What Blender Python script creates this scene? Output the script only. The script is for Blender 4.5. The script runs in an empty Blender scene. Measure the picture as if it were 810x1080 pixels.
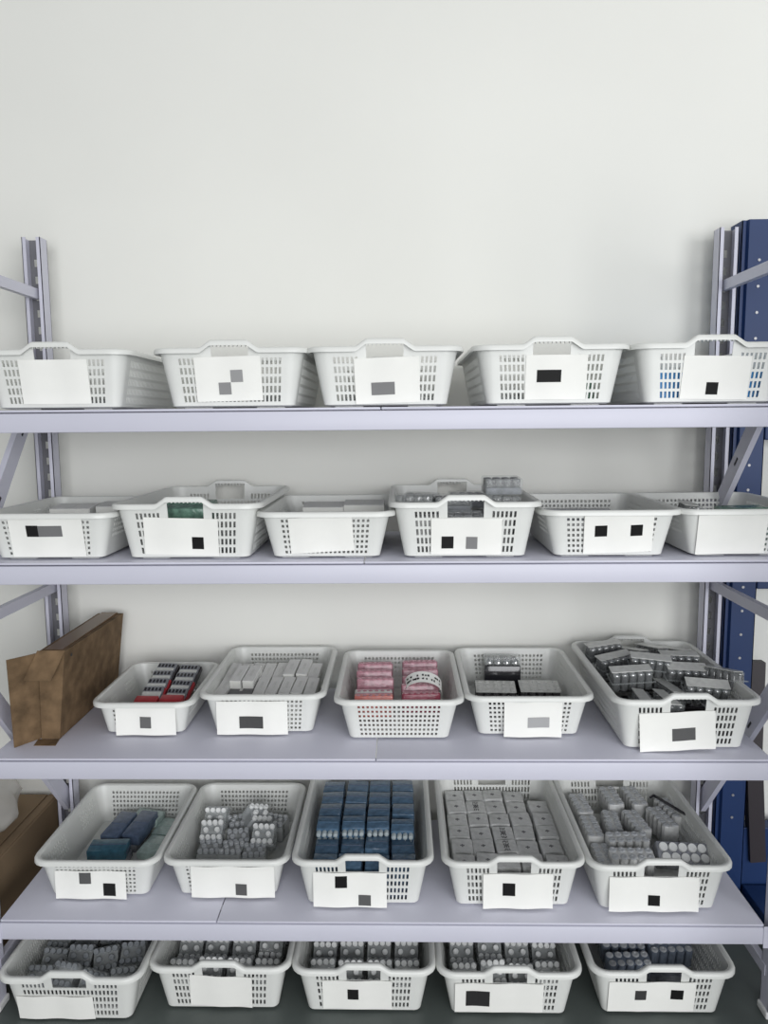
import bpy, bmesh, math, random
from mathutils import Vector, Matrix
random.seed(7)
PI = math.pi
S = bpy.context.scene
COL = S.collection

# ------------------------------------------------------------------ camera
CX, CY, CZ = 1.06604, -1.83058, 1.56726
YAW, PITCH, ROLL, FPX = 0.022256, 0.119947, -0.0085925, 797.382
F = Vector((-math.sin(YAW)*math.cos(PITCH), math.cos(YAW)*math.cos(PITCH), -math.sin(PITCH)))
R0 = Vector((math.cos(YAW), math.sin(YAW), 0)); U0 = R0.cross(F)
RR = R0*math.cos(ROLL) + U0*math.sin(ROLL); UU = -R0*math.sin(ROLL) + U0*math.cos(ROLL)
cd = bpy.data.cameras.new('camera'); cam = bpy.data.objects.new('camera', cd); COL.objects.link(cam)
M = Matrix((RR, UU, -F)).transposed().to_4x4(); M.translation = (CX, CY, CZ)
cam.matrix_world = M
cd.sensor_fit = 'VERTICAL'; cd.sensor_height = 36.0; cd.sensor_width = 27.0
cd.lens = FPX/1080*36.0; cd.clip_start = .05
S.camera = cam

# ------------------------------------------------------------------ light
S.view_settings.view_transform = 'Standard'; S.view_settings.look = 'None'
S.view_settings.exposure = 0.07; S.view_settings.gamma = 1.0; S.view_settings.use_curve_mapping = False
w = bpy.data.worlds.new('daylight'); S.world = w; w.use_nodes = True
bg = w.node_tree.nodes['Background']; bg.inputs[0].default_value = (.95, .98, 1.0, 1); bg.inputs[1].default_value = 0.29
def area(name, loc, target, sx, sy, power, col):
    l = bpy.data.lights.new(name, 'AREA'); l.shape = 'RECTANGLE'; l.size = sx; l.size_y = sy; l.energy = power; l.color = col
    o = bpy.data.objects.new(name, l); COL.objects.link(o); o.location = loc
    o.rotation_euler = (Vector(target)-Vector(loc)).to_track_quat('-Z', 'Y').to_euler()
area('ceiling_strip_light', (2.4, -1.8, 3.6), (1.6, .5, 1.4), 3.2, 1.0, 10, (1, .985, .95))
area('window_daylight', (2.5, -5.0, 1.75), (1.3, .5, 1.3), 5.6, 2.5, 250, (.97, .98, 1))

# ------------------------------------------------------------------ materials
def mat(name, col, rough=.5, spec=.5, metal=0.0, noise=0.0, scale=30.0, alpha=1.0, bump=0.0, bscale=200.0, coat=0.0):
    m = bpy.data.materials.new(name); m.use_nodes = True
    nt = m.node_tree; b = nt.nodes['Principled BSDF']
    b.inputs['Base Color'].default_value = (*col, 1); b.inputs['Roughness'].default_value = rough
    b.inputs['Specular IOR Level'].default_value = spec; b.inputs['Metallic'].default_value = metal
    b.inputs['Coat Weight'].default_value = coat
    b.inputs['Alpha'].default_value = alpha
    if noise or bump:
        tc = nt.nodes.new('ShaderNodeTexCoord')
    if noise:
        n = nt.nodes.new('ShaderNodeTexNoise'); n.inputs['Scale'].default_value = scale; n.inputs['Detail'].default_value = 5
        nt.links.new(tc.outputs['Object'], n.inputs['Vector'])
        r = nt.nodes.new('ShaderNodeValToRGB')
        r.color_ramp.elements[0].position = .3; r.color_ramp.elements[1].position = .7
        r.color_ramp.elements[0].color = (*[c*(1-noise) for c in col], 1)
        r.color_ramp.elements[1].color = (*[min(1, c*(1+noise)) for c in col], 1)
        nt.links.new(n.outputs['Fac'], r.inputs['Fac']); nt.links.new(r.outputs['Color'], b.inputs['Base Color'])
    if bump:
        n2 = nt.nodes.new('ShaderNodeTexNoise'); n2.inputs['Scale'].default_value = bscale
        nt.links.new(tc.outputs['Object'], n2.inputs['Vector'])
        bp = nt.nodes.new('ShaderNodeBump'); bp.inputs['Strength'].default_value = bump; bp.inputs['Distance'].default_value = .002
        nt.links.new(n2.outputs['Fac'], bp.inputs['Height']); nt.links.new(bp.outputs['Normal'], b.inputs['Normal'])
    return m
MT = dict(
    wall=mat('wall_paint', (.81, .81, .765), .9, .2, noise=.02, scale=1.5, bump=.05, bscale=120),
    floor=mat('floor_paint', (.085, .10, .095), .45, .4, noise=.15, scale=4),
    steel=mat('lilac_enamel', (.60, .60, .69), .45, .5, noise=.015, scale=6),
    greyweb=mat('dark_grey_web', (.20, .20, .215), .5, .4, noise=.08, scale=12),
    slot=mat('slot_dark', (.03, .03, .04), .7),
    bolt=mat('zinc', (.38, .38, .39), .45, .5, .6),
    foot=mat('white_foot', (.75, .75, .74), .5),
    navy=mat('blue_enamel', (.006, .032, .125), .5, .5, noise=.05, scale=5),
    darkbrace=mat('dark_enamel', (.035, .028, .032), .5),
    plastic=mat('white_polypropylene', (.72, .73, .70), .35, .5),
    paper=mat('paper', (.86, .86, .82), .75, .2, noise=.012, scale=25),
    carton=mat('white_carton', (.72, .72, .70), .6, .3, noise=.04, scale=25),
    cartonend=mat('grey_carton_end', (.16, .16, .165), .6),
    card=mat('kraft_card', (.165, .108, .060), .8, .2, noise=.35, scale=24, bump=.2, bscale=90),
    kraft=mat('plain_kraft', (.26, .185, .115), .8, .2, noise=.1, scale=6),
    tape=mat('brown_tape', (.17, .10, .05), .3, .4),
    film=mat('clear_film', (.62, .66, .66), .10, .7, alpha=.22, bump=.5, bscale=90),
    frost=mat('grey_shrink_wrap', (.60, .605, .595), .22, .6, noise=.12, scale=60, bump=.6, bscale=120),
    frostdark=mat('dark_grey_shrink_wrap', (.24, .25, .275), .2, .6, noise=.3, scale=50, bump=.6, bscale=120),
    vial=mat('grey_vial', (.50, .52, .54), .15, .7, noise=.1, scale=80),
    cap=mat('white_cap', (.82, .83, .82), .3, .5),
    greycap=mat('grey_clear_cap', (.30, .32, .34), .12, .8),
    clearcap=mat('clear_cap', (.60, .68, .70), .1, .8, alpha=.8),
    blue=mat('blue_wrap', (.085, .155, .24), .18, .6, noise=.25, scale=60, bump=.5, bscale=90),
    teal=mat('teal_wrap', (.04, .13, .19), .2, .6, noise=.2, scale=60, bump=.4, bscale=90),
    slatefilm=mat('slate_grey_wrap', (.16, .19, .24), .2, .6, noise=.2, scale=60, bump=.4, bscale=90),
    slate=mat('slate_blue_wrap', (.09, .125, .195), .22, .6, noise=.2, scale=60, bump=.4, bscale=90),
    sky=mat('bright_blue_carton', (.07, .36, .80), .4, .5, noise=.1, scale=30),
    green=mat('green_wrap', (.12, .22, .17), .25, .6, noise=.4, scale=60, bump=.5, bscale=90),
    palegreen=mat('pale_green_wrap', (.42, .53, .50), .2, .6, noise=.2, scale=70, bump=.5, bscale=90),
    pink=mat('pink_wrap', (.47, .22, .27), .2, .6, noise=.25, scale=70, bump=.5, bscale=90),
    coral=mat('coral_wrap', (.68, .20, .17), .2, .6, noise=.15, scale=70, bump=.4, bscale=90),
    crimson=mat('crimson_wrap', (.33, .045, .085), .2, .6, noise=.2, scale=70, bump=.4, bscale=90),
    red=mat('red_card', (.42, .035, .045), .35, .5, noise=.15, scale=50),
    black=mat('black_liquid', (.022, .022, .026), .12, .7),
    dark=mat('dark_vial', (.045, .04, .045), .1, .8),
    lid=mat('grey_lid_card', (.60, .605, .58), .28, .6, noise=.1, scale=70),
    silver=mat('silver_foil', (.55, .55, .55), .13, .6, .85, noise=.25, scale=60, bump=.5, bscale=80),
    ink=mat('black_ink', (.02, .02, .02), .6),
    wrapfilm=mat('milky_film', (.66, .69, .69), .12, .7, alpha=.42, bump=.5, bscale=90),
    bag=mat('plastic_bag', (.72, .70, .66), .2, .6, alpha=.55, bump=.8, bscale=18),
)
GREY = {}
def grey(g):
    if g not in GREY:
        v = max(.008, g**1.9); GREY[g] = mat('print_grey', (v, v, v), .75, .2)
    return GREY[g]

# ------------------------------------------------------------------ helpers
def obj(name, bm, m, parent=None, smooth=None, shared=None):
    if shared is None:
        me = bpy.data.meshes.new(name); bmesh.ops.recalc_face_normals(bm, faces=bm.faces); bm.to_mesh(me); bm.free()
        me.materials.append(m)
        if smooth is not None:
            for p in me.polygons: p.use_smooth = True
            me.set_sharp_from_angle(angle=math.radians(smooth))
    else:
        me = shared
    o = bpy.data.objects.new(name, me); COL.objects.link(o)
    if parent is not None: o.parent = parent
    return o
def tag(o, label=None, cat=None, group=None, kind=None):
    if label: o['label'] = label
    if cat: o['category'] = cat
    if group: o['group'] = group
    if kind: o['kind'] = kind
    return o
def empty(name, loc=(0, 0, 0), rot=(0, 0, 0)):
    o = bpy.data.objects.new(name, None); COL.objects.link(o); o.location = loc; o.rotation_euler = rot; o.empty_display_size = .05
    return o
def copy_tree(o, parent=None):
    c = o.copy(); COL.objects.link(c)
    if parent is not None: c.parent = parent
    for ch in list(o.children): copy_tree(ch, c)
    return c
def bx(bm, x0, x1, y0, y1, z0, z1, bev=0.0, seg=2, mtx=None):
    ret = bmesh.ops.create_cube(bm, size=1.0)
    vs = ret['verts']
    for v in vs:
        v.co = Vector(((x0+x1)/2+v.co.x*(x1-x0), (y0+y1)/2+v.co.y*(y1-y0), (z0+z1)/2+v.co.z*(z1-z0)))
    if mtx is not None:
        for v in vs: v.co = mtx @ v.co
    if bev > 0:
        es = list({e for v in vs for e in v.link_edges})
        bmesh.ops.bevel(bm, geom=es, offset=bev, segments=seg, affect='EDGES', profile=.5)
def cyl(bm, p0, p1, r0, r1=None, n=14, cap=True):
    r1 = r0 if r1 is None else r1
    p0, p1 = Vector(p0), Vector(p1); d = (p1-p0)
    q = d.to_track_quat('Z', 'Y').to_matrix().to_4x4(); q.translation = (p0+p1)/2
    bmesh.ops.create_cone(bm, cap_ends=cap, segments=n, radius1=r0, radius2=r1, depth=d.length, matrix=q)
def lathe(bm, c, prof, n=14):
    """prof: list of (r, z); closed to the axis at both ends"""
    c = Vector(c); rings = []
    for r, z in prof:
        rings.append([bm.verts.new(c+Vector((r*math.cos(2*PI*i/n), r*math.sin(2*PI*i/n), z))) for i in range(n)])
    for a, b in zip(rings[:-1], rings[1:]):
        for i in range(n):
            bm.faces.new((a[i], a[(i+1) % n], b[(i+1) % n], b[i]))
    bm.faces.new(list(reversed(rings[0]))); bm.faces.new(rings[-1])
def prism(bm, pts, z0, z1, bev=0.0, mtx=None):
    a = [bm.verts.new((x, y, z0)) for x, y in pts]; b = [bm.verts.new((x, y, z1)) for x, y in pts]; n = len(pts)
    fb = bm.faces.new(list(reversed(a))); ft = bm.faces.new(b)
    for i in range(n): bm.faces.new((a[i], a[(i+1) % n], b[(i+1) % n], b[i]))
    if bev > 0: bmesh.ops.bevel(bm, geom=list(ft.edges)+list(fb.edges), offset=bev, segments=2, affect='EDGES', profile=.5)
    if mtx is not None:
        for v in bm.verts: v.co = mtx @ v.co
def bar(bm, p0, p1, wid, th, side):
    """flat bar from p0 to p1, 'wid' in the plane spanned with side x direction, th along side"""
    p0, p1 = Vector(p0), Vector(p1); d = (p1-p0).normalized(); s = Vector(side).normalized(); u = d.cross(s)
    vs = []
    for p in (p0, p1):
        for a, b in ((-1, -1), (1, -1), (1, 1), (-1, 1)):
            vs.append(bm.verts.new(p+u*wid/2*a+s*th/2*b))
    f = [(0, 1, 2, 3), (7, 6, 5, 4), (0, 4, 5, 1), (1, 5, 6, 2), (2, 6, 7, 3), (3, 7, 4, 0)]
    for q in f: bm.faces.new([vs[i] for i in q])
def N(): return bmesh.new()
def struct(name, bm, m): return tag(obj(name, bm, m), kind='structure')

# ------------------------------------------------------------------ the setting
WALLY = .60
b = N(); bx(b, -3, 5, WALLY, WALLY+.15, 0, 3.8); struct('wall_back', b, MT['wall'])
b = N(); bx(b, -3, 5, -4, WALLY+.15, -.1, 0); struct('floor', b, MT['floor'])
b = N(); bx(b, -3, 5, WALLY-.012, WALLY, 0, .08, .003); struct('baseboard_back', b, MT['steel'])

# ------------------------------------------------------------------ white shelving rack
Z = {1: 1.6006, 2: 1.2239, 3: .7136, 4: .2668, 5: 0.0}
D = .5157; W = 2.0; TOP = 2.118
rack = tag(empty('shelving_rack', (1, .25, 0)), 'lilac-white enamelled steel shelving rack against the wall, four shelves full of baskets', 'shelf')
def rp(name, bm, m, smooth=None):
    for v in bm.verts: v.co -= Vector((1, .25, 0))
    return obj(name, bm, m, rack, smooth)
def channel(x0, x1, y_open, y_web, z0, z1):
    """C upright: web at y_web with two rows of slots, flanges reaching y_open with inward lips; one mesh, real slots"""
    bm = N(); wb = N(); t = .002; s = 1 if y_web > y_open else -1
    bx(bm, x0, x0+t, min(y_open, y_web), max(y_open, y_web), z0, z1)
    bx(bm, x1-t, x1, min(y_open, y_web), max(y_open, y_web), z0, z1)
    for a, c in ((x0, x0+.012), (x1-.012, x1)):
        bx(bm, a, c, min(y_open, y_open+s*t), max(y_open, y_open+s*t), z0, z1)
    # web as a grid with slots left open
    xs = [x0, x0+.014, x0+.024, x1-.024, x1-.014, x1]
    zz = [z0]; z = z0+.02
    while z+.032 < z1:
        zz += [z, z+.022]; z += .05
    zz.append(z1)
    for j in range(len(zz)-1):
        for i in range(5):
            if j % 2 == 1 and i in (1, 3): continue
            ya, yb = (y_web-s*t, y_web) if s > 0 else (y_web, y_web-s*t)
            bx(wb, xs[i], xs[i+1], min(ya, yb), max(ya, yb), zz[j], zz[j+1])
    return bm, wb
PW = .055
for x0 in (-PW, W):
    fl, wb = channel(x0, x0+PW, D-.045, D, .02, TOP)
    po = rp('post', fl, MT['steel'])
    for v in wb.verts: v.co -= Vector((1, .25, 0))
    tag(obj('slotted_web', wb, MT['greyweb'], po), 'grey slotted inner face')  # rear webs coloured a darker grey than the post flanges
    xo = x0-.020 if x0 < 0 else x0+.020
    fl, wb = channel(xo, xo+PW, .045, 0, .02, TOP)
    po = rp('post', fl, MT['steel'])
    for v in wb.verts: v.co -= Vector((1, .25, 0))
    obj('slotted_web', wb, MT['steel'], po)
    for yy, xx in ((-.004, xo), (D-.049, x0)):
        b = N(); bx(b, xx-.006, xx+PW+.006, yy, yy+.053, 0, .02, .004); bx(b, xx+.004, xx+PW-.004, yy+.006, yy+.047, .02, .032, .003)
        rp('foot', b, MT['foot'])
for xc in (-PW/2, W+PW/2):
    fy, ry = .025, D-.02
    for z in (1.058, 1.955, .12):
        b = N(); bar(b, (xc, fy, z), (xc, ry, z), .030, .018, (1, 0, 0)); rp('brace', b, MT['steel'])
    if xc < 0: dg = [((fy, 1.175), (ry, 1.735)), ((fy, .925), (ry, .335))]
    else: dg = [((ry, 1.262), (fy, 1.812)), ((fy, .925), (ry, .335))]
    for (ya, za), (yb, zb) in dg:
        b = N(); bar(b, (xc, ya, za), (xc, yb, zb), .050, .016, (1, 0, 0))
        dd = Vector((0, yb-ya, zb-za))
        rp('brace', b, MT['steel'])
        for k in (.33, .66):
            p = Vector((xc, ya, za))+dd*k
            b = N(); bar(b, p-dd.normalized()*.014+Vector((-.0085 if xc > 0 else .0085, 0, 0)), p+dd.normalized()*.014+Vector((-.0085 if xc > 0 else .0085, 0, 0)), .007, .001, (1, 0, 0))
            rp('brace_slot', b, MT['slot'])
    for (yy, z) in [(ry, 1.058), (ry, 1.955), (fy, 1.058), (dg[0][0][0], dg[0][0][1]), (dg[1][1][0], dg[1][1][1])]:
        b = N(); s = 1 if xc < 0 else -1
        cyl(b, (xc+s*.009, yy-.004, z), (xc+s*.016, yy-.004, z), .008, n=6); rp('bolt', b, MT['bolt'])
for lv in (1, 2, 3, 4):
    z = Z[lv]
    for yf, yb in ((0, .028), (D-.028, D)):
        b = N(); bx(b, 0, W, yf, yb, z-.0553, z-.0085, .0025)       # beam
        sgn = 1 if yf == 0 else -1
        rp('beam', b, MT['steel'], 40)
        for xe in (0, W-.003):                                       # hook plates at the ends
            b = N(); bx(b, xe-(.052 if xe == 0 else 0), xe+(.003 if xe == 0 else .055), (yf-.0025) if sgn > 0 else yb, yf if sgn > 0 else yb+.0025, z-.064, z-.004, .001)
            rp('beam_bracket', b, MT['steel'])
    xm = {1: 1.02, 2: .975, 3: .999, 4: .576}[lv]
    for xa, xb in ((.001, xm-.0012), (xm+.0012, W-.001)):
        b = N(); bx(b, xa, xb, .002, D-.002, z-.0062, z, .0022); bx(b, xa+.002, xb-.002, .032, .036, z-.03, z-.006); bx(b, xa+.002, xb-.002, D-.036, D-.032, z-.03, z-.006)
        rp('shelf_deck', b, MT['steel'], 40)

# ------------------------------------------------------------------ neighbouring blue rack (right) 
br = tag(empty('blue_rack', (2.13, .4, 0)), 'dark blue heavy steel rack upright standing right behind the white rack end', 'shelf')
def bp(name, bm, m):
    for v in bm.verts: v.co -= Vector((2.13, .4, 0))
    return obj(name, bm, m, br)
def omega(x0, x1, y0, y1, z0, z1):
    bm = N(); t = .0025; xm = (x0+x1)/2
    prof = [(x0, y1), (x0, y0+.012), (x0+.012, y0+.012), (x0+.016, y0), (x1-.016, y0), (x1-.012, y0+.012), (x1, y0+.012), (x1, y1)]
    for (xa, ya), (xb, yb) in zip(prof[:-1], prof[1:]):
        d = Vector((xb-xa, yb-ya, 0)).normalized(); n = Vector((d.y, -d.x, 0))*t
        q = [Vector((xa, ya, z0)), Vector((xb, yb, z0)), Vector((xb, yb, 0))-n+Vector((0, 0, z0)), Vector((xa, ya, 0))-n+Vector((0, 0, z0))]
        lo = [bm.verts.new(v) for v in q]; hi = [bm.verts.new(v+Vector((0, 0, z1-z0))) for v in q]
        bm.faces.new(lo); bm.faces.new(hi)
        for i in range(4): bm.faces.new((lo[i], lo[(i+1) % 4], hi[(i+1) % 4], hi[i]))
    return bm
bp('post', omega(2.070, 2.165, .475, .565, 0, 2.14), MT['navy'])
bp('post', omega(2.072, 2.167, -.42, -.33, 0, 2.14), MT['navy'])
for k in range(24):
    z = .30+k*.075
    b = N(); cyl(b, (2.118, .473, z), (2.118, .476, z), .0042, n=10); bp('bolt', b, MT['bolt'])
for z in (1.62, 1.16):
    b = N(); bx(b, 2.168, 2.9, .49, .54, z-.12, z, .004); bp('beam', b, MT['navy'])
b = N(); bx(b, 2.168, 2.9, -.3, .49, 1.29, 1.31, .003); bp('shelf_deck', b, MT['navy'])
b = N(); bx(b, 2.168, 2.9, -.3, .49, .03, .06, .003); bp('shelf_deck', b, MT['navy'])
b = N(); bx(b, 2.168, 2.9, .5, .55, .03, .25, .003); bp('beam', b, MT['navy'])
b = N(); bar(b, (2.185, .50, .52), (2.215, .50, .14), .05, .03, (0, 1, 0)); bp('brace', b, MT['darkbrace'])
b = N(); bar(b, (2.19, .52, .80), (2.185, .50, .50), .05, .03, (0, 1, 0)); bp('brace', b, MT['darkbrace'])

# ------------------------------------------------------------------ baskets
class Spec: pass
def spec(**k):
    s = Spec(); s.__dict__.update(k); return s
TYPES = {
    # outer rim width, depth, bottom width, bottom depth, height
    'handled': spec(W=.383, Dp=.535, w=.300, d=.458, h=.145, cols=24, hw=.52, rows=[(.016+.0222*i, .016+.0222*i+.0155) for i in range(5)], side=40, handle=True),
    'plain': spec(W=.350, Dp=.455, w=.266, d=.375, h=.123, cols=19, hw=.48, rows=[(.014+.0135*i, .014+.0135*i+.0072) for i in range(7)], side=26, handle=False),
    'small': spec(W=.284, Dp=.365, w=.213, d=.295, h=.100, cols=17, hw=.48, rows=[(.014+.0135*i, .014+.0135*i+.0072) for i in range(5)], side=22, handle=False),
}
LIP = .0135
def basket_dims(T, z):
    t = min(1, max(0, z/T.h))
    a = T.w/2+(T.W/2-LIP-T.w/2)*t; bb = T.d/2+(T.Dp/2-LIP-T.d/2)*t
    return a, bb, .018+.016*t
def hump(T, x):
    if not T.handle: return 0.0
    ax = abs(x); return .018*max(0, min(1, (.070-ax)/.026)) if ax < .070 else 0.0
def ring_template(T):
    """columns around the perimeter: (side, s) with s in -1..1 along the straight part or an arc angle; flags mark hole columns"""
    cols = []
    def straight(side, n, frac):
        # n holes across the middle 'frac' of the straight part, each hole flanked by bars
        e = [-1.0, -(frac+1)/2]
        p = 2*frac/n
        flag = [None, None]
        for i in range(n):
            x = -frac+i*p
            e += [x+p*(.22 if side % 2 == 0 else .33), x+p*(.78 if side % 2 == 0 else .67)]
            flag += [i, None]
        e += [(frac+1)/2, 1.0]; flag += [None, None]
        for x, fl in zip(e, flag): cols.append((side, x, fl))
    for side in range(4):
        if side % 2 == 0: straight(side, T.cols, .90)
        else: straight(side, T.side, .90)
        for k in range(1, 5): cols.append((side+10, k/5*PI/2, None))
    return cols
def ring_point(T, c, z, out=0.0):
    side, s, _ = c
    a, b_, r = basket_dims(T, z); a += out; b_ += out; r += out
    if side < 10:
        if side == 0: p = (s*(a-r), -b_)
        elif side == 1: p = (a, s*(b_-r))
        elif side == 2: p = (-s*(a-r), b_)
        else: p = (-a, -s*(b_-r))
    else:
        k = side-10; base = [(-PI/2), 0, PI/2, PI][k]
        cx = [(a-r), (a-r), -(a-r), -(a-r)][k]; cy = [-(b_-r), (b_-r), (b_-r), -(b_-r)][k]
        p = (cx+r*math.cos(base+s), cy+r*math.sin(base+s))
    return p
def make_basket_meshes(kind):
    T = TYPES[kind]; cols = ring_template(T); n = len(cols)
    levels = [0.003]
    for a, c in T.rows: levels += [a, c]
    ztop = T.h-.003
    hz = .1048
    if T.handle: levels += [T.h-.009]
    levels.append(ztop)
    bm = N(); grid = []
    # bottom fillet ring
    def row(z, out=0.0, bump=True):
        r = []
        for c in cols:
            x, y = ring_point(T, c, z, out)
            zz = z
            if bump and T.handle and c[0] in (0, 2) and z > hz+.002: zz = z+hump(T, x)*min(1, (z-hz)/.034)
            r.append(bm.verts.new((x, y, zz)))
        return r
    r0 = row(0.003, -.010, False)
    for v in r0: v.co.z = .0035
    grid.append(r0)
    lv = [.007]+levels[1:]
    for z in lv: grid.append(row(z))
    nrow = len(T.rows)
    for j in range(len(grid)-1):
        for i in range(n):
            i2 = (i+1) % n; fl = cols[i][2]; side = cols[i][0]
            # hole rows lie between grid[j] (row start) and grid[j+1]
            k = j-2
            hole = False
            if fl is not None and k >= 0 and k % 2 == 0 and k//2 < nrow:
                hole = True; ri = k//2
                if T.handle and side in (0, 2) and ri == nrow-1:
                    x, _ = ring_point(T, cols[i], T.h-.02)
                    if abs(x) < .062: hole = False
                if side in (1, 3):
                    if kind == 'plain':
                        if ri < 3 or (8 < fl < 17): hole = False
                    if kind == 'small' and (ri < 2 or 7 < fl < 14): hole = False
            if T.handle and side in (0, 2) and j in (len(grid)-3, len(grid)-4):
                x, _ = ring_point(T, cols[i], T.h-.02); x2, _ = ring_point(T, cols[i2], T.h-.02)
                if abs(x) < .051 and abs(x2) < .051: hole = True
            if hole: continue
            bm.faces.new((grid[j][i], grid[j][i2], grid[j+1][i2], grid[j+1][i]))
    # bottom panel
    bm.faces.new(list(reversed(r0)))
    bmesh.ops.recalc_face_normals(bm, faces=bm.faces)
    me = bpy.data.meshes.new('wall'); bm.to_mesh(me); bm.free()
    tmp = bpy.data.objects.new('tmp', me); COL.objects.link(tmp)
    md = tmp.modifiers.new('s', 'SOLIDIFY'); md.thickness = .0024; md.offset = -1
    dg = bpy.context.evaluated_depsgraph_get(); dg.update()
    me2 = bpy.data.meshes.new_from_object(tmp.evaluated_get(dg)); bpy.data.objects.remove(tmp); 
    me2.materials.clear(); me2.materials.append(MT['plastic']); me2.name = 'basket_body'
    for p in me2.polygons: p.use_smooth = True
    me2.set_sharp_from_angle(angle=math.radians(32))
    # rim
    bm = N()
    prof = [(-.002, -.005), (-.002, .0005), (.001, .003), (.007, .0034), (.0115, .0018), (.0135, -.003), (.0135, -.010), (.0118, -.010), (.0112, -.004), (.0005, -.005)]
    rings = []
    for c in cols:
        rr = []
        xb, yb_ = ring_point(T, c, T.h)
        for o_, dz in prof:
            x, y = ring_point(T, c, T.h, o_)
            hz_ = hump(T, xb) if c[0] in (0, 2) else 0
            rr.append(bm.verts.new((x, y, T.h-.0035+dz+hz_)))
        rings.append(rr)
    m = len(prof)
    for i in range(n):
        A, B = rings[i], rings[(i+1) % n]
        for k in range(m): bm.faces.new((A[k], B[k], B[(k+1) % m], A[(k+1) % m]))
    # ribs under the handle hump
    bmesh.ops.recalc_face_normals(bm, faces=bm.faces)
    me3 = bpy.data.meshes.new('rim'); bm.to_mesh(me3); bm.free(); me3.materials.append(MT['plastic'])
    for p in me3.polygons: p.use_smooth = True
    me3.set_sharp_from_angle(angle=math.radians(50))
    # runners under the base
    bm = N(); bx(bm, -.035, .035, -.004, .004, 0, .005, .0015)
    me4 = bpy.data.meshes.new('runner'); bm.to_mesh(me4); bm.free(); me4.materials.append(MT['plastic'])
    return me2, me3, me4
BM = {k: make_basket_meshes(k) for k in TYPES}
def rib_mesh(sgn):
    T = TYPES['handled']; bm = N()
    if True:
        for k in range(9):
            x = -.040+.010*k
            y = sgn*(T.Dp/2-LIP+.004)
            bx(bm, x-.0012, x+.0012, min(y-.006, y+.006), max(y-.006, y+.006), T.h+.002, T.h+.0125)
    me = bpy.data.meshes.new('handle_rib'); bm.to_mesh(me); bm.free(); me.materials.append(MT['plastic']); return me
RIBS = [rib_mesh(-1), rib_mesh(1)]

BASKETS = {  # id: (kind, x, front rim y, level, label)
 '11': ('handled', .222, .002, 1), '12': ('handled', .655, .002, 1), '13': ('handled', 1.030, .002, 1), '14': ('handled', 1.430, .002, 1), '15': ('handled', 1.814, .002, 1),
 '21': ('plain', .178, .004, 2), '22': ('handled', .532, .002, 2), '23': ('plain', .8785, .004, 2), '24': ('handled', 1.226, .002, 2), '25': ('plain', 1.585, .004, 2), '26': ('plain', 1.925, .008, 2),
 '31': ('small', .356, .122, 3), '32': ('plain', .685, .122, 3), '33': ('plain', 1.058, .08, 3), '34': ('plain', 1.409, .106, 3), '35': ('handled', 1.797, .023, 3),
 '41': ('plain', .226, .066, 4), '42': ('plain', .582, .072, 4), '43': ('handled', .958, .036, 4), '44': ('handled', 1.361, .033, 4), '45': ('handled', 1.744, .021, 4),
 '51': ('handled', .195, -.060, 5), '52': ('handled', .578, -.018, 5), '53': ('handled', .961, -.024, 5), '54': ('handled', 1.344, -.030, 5), '55': ('handled', 1.745, -.023, 5)}
BL = {
 '11': 'white handled basket on the top shelf, leftmost, cut off by the photo edge',
 '12': 'white handled basket on the top shelf, second from left',
 '13': 'white handled basket in the middle of the top shelf',
 '14': 'white handled basket on the top shelf, fourth from left, teal carton inside',
 '15': 'white handled basket with bright blue cartons, right end of the top shelf',
 '21': 'white square-holed basket at the left end of the second shelf',
 '22': 'white handled basket on second shelf with a green pack behind its handle hole',
 '23': 'white basket on second shelf, third from left, one crooked blank paper label',
 '24': 'white handled basket on second shelf heaped with silver clear packs',
 '25': 'white basket on second shelf whose paper label bears two black squares',
 '26': 'white basket at the right end of the second shelf beside the diagonal brace',
 '31': 'smallest white basket, beside the brown cardboard box on the third shelf',
 '32': 'white basket full of slim white cartons on the third shelf',
 '33': 'white basket of pink packs, the only one without a paper label',
 '34': 'white basket on third shelf with one upright black pack',
 '35': 'white handled basket heaped with dark vial packs, right end of third shelf',
 '41': 'white basket holding blue and teal packs, left end of fourth shelf',
 '42': 'white basket of loosely piled grey packs, fourth shelf, second from left',
 '43': 'white handled basket packed with dark blue packs on the fourth shelf',
 '44': 'white handled basket tiled with grey bow-tie packs on the fourth shelf',
 '45': 'white handled basket with ten white caps showing, right end of fourth shelf',
 '51': 'white handled basket on the floor at far left, under bottom shelf',
 '52': 'white handled basket on the floor, second from left',
 '53': 'white handled basket on the floor, middle one of the five',
 '54': 'white handled basket on the floor, fourth from left',
 '55': 'white handled basket on the floor at far right with slate blue packs'}
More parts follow.
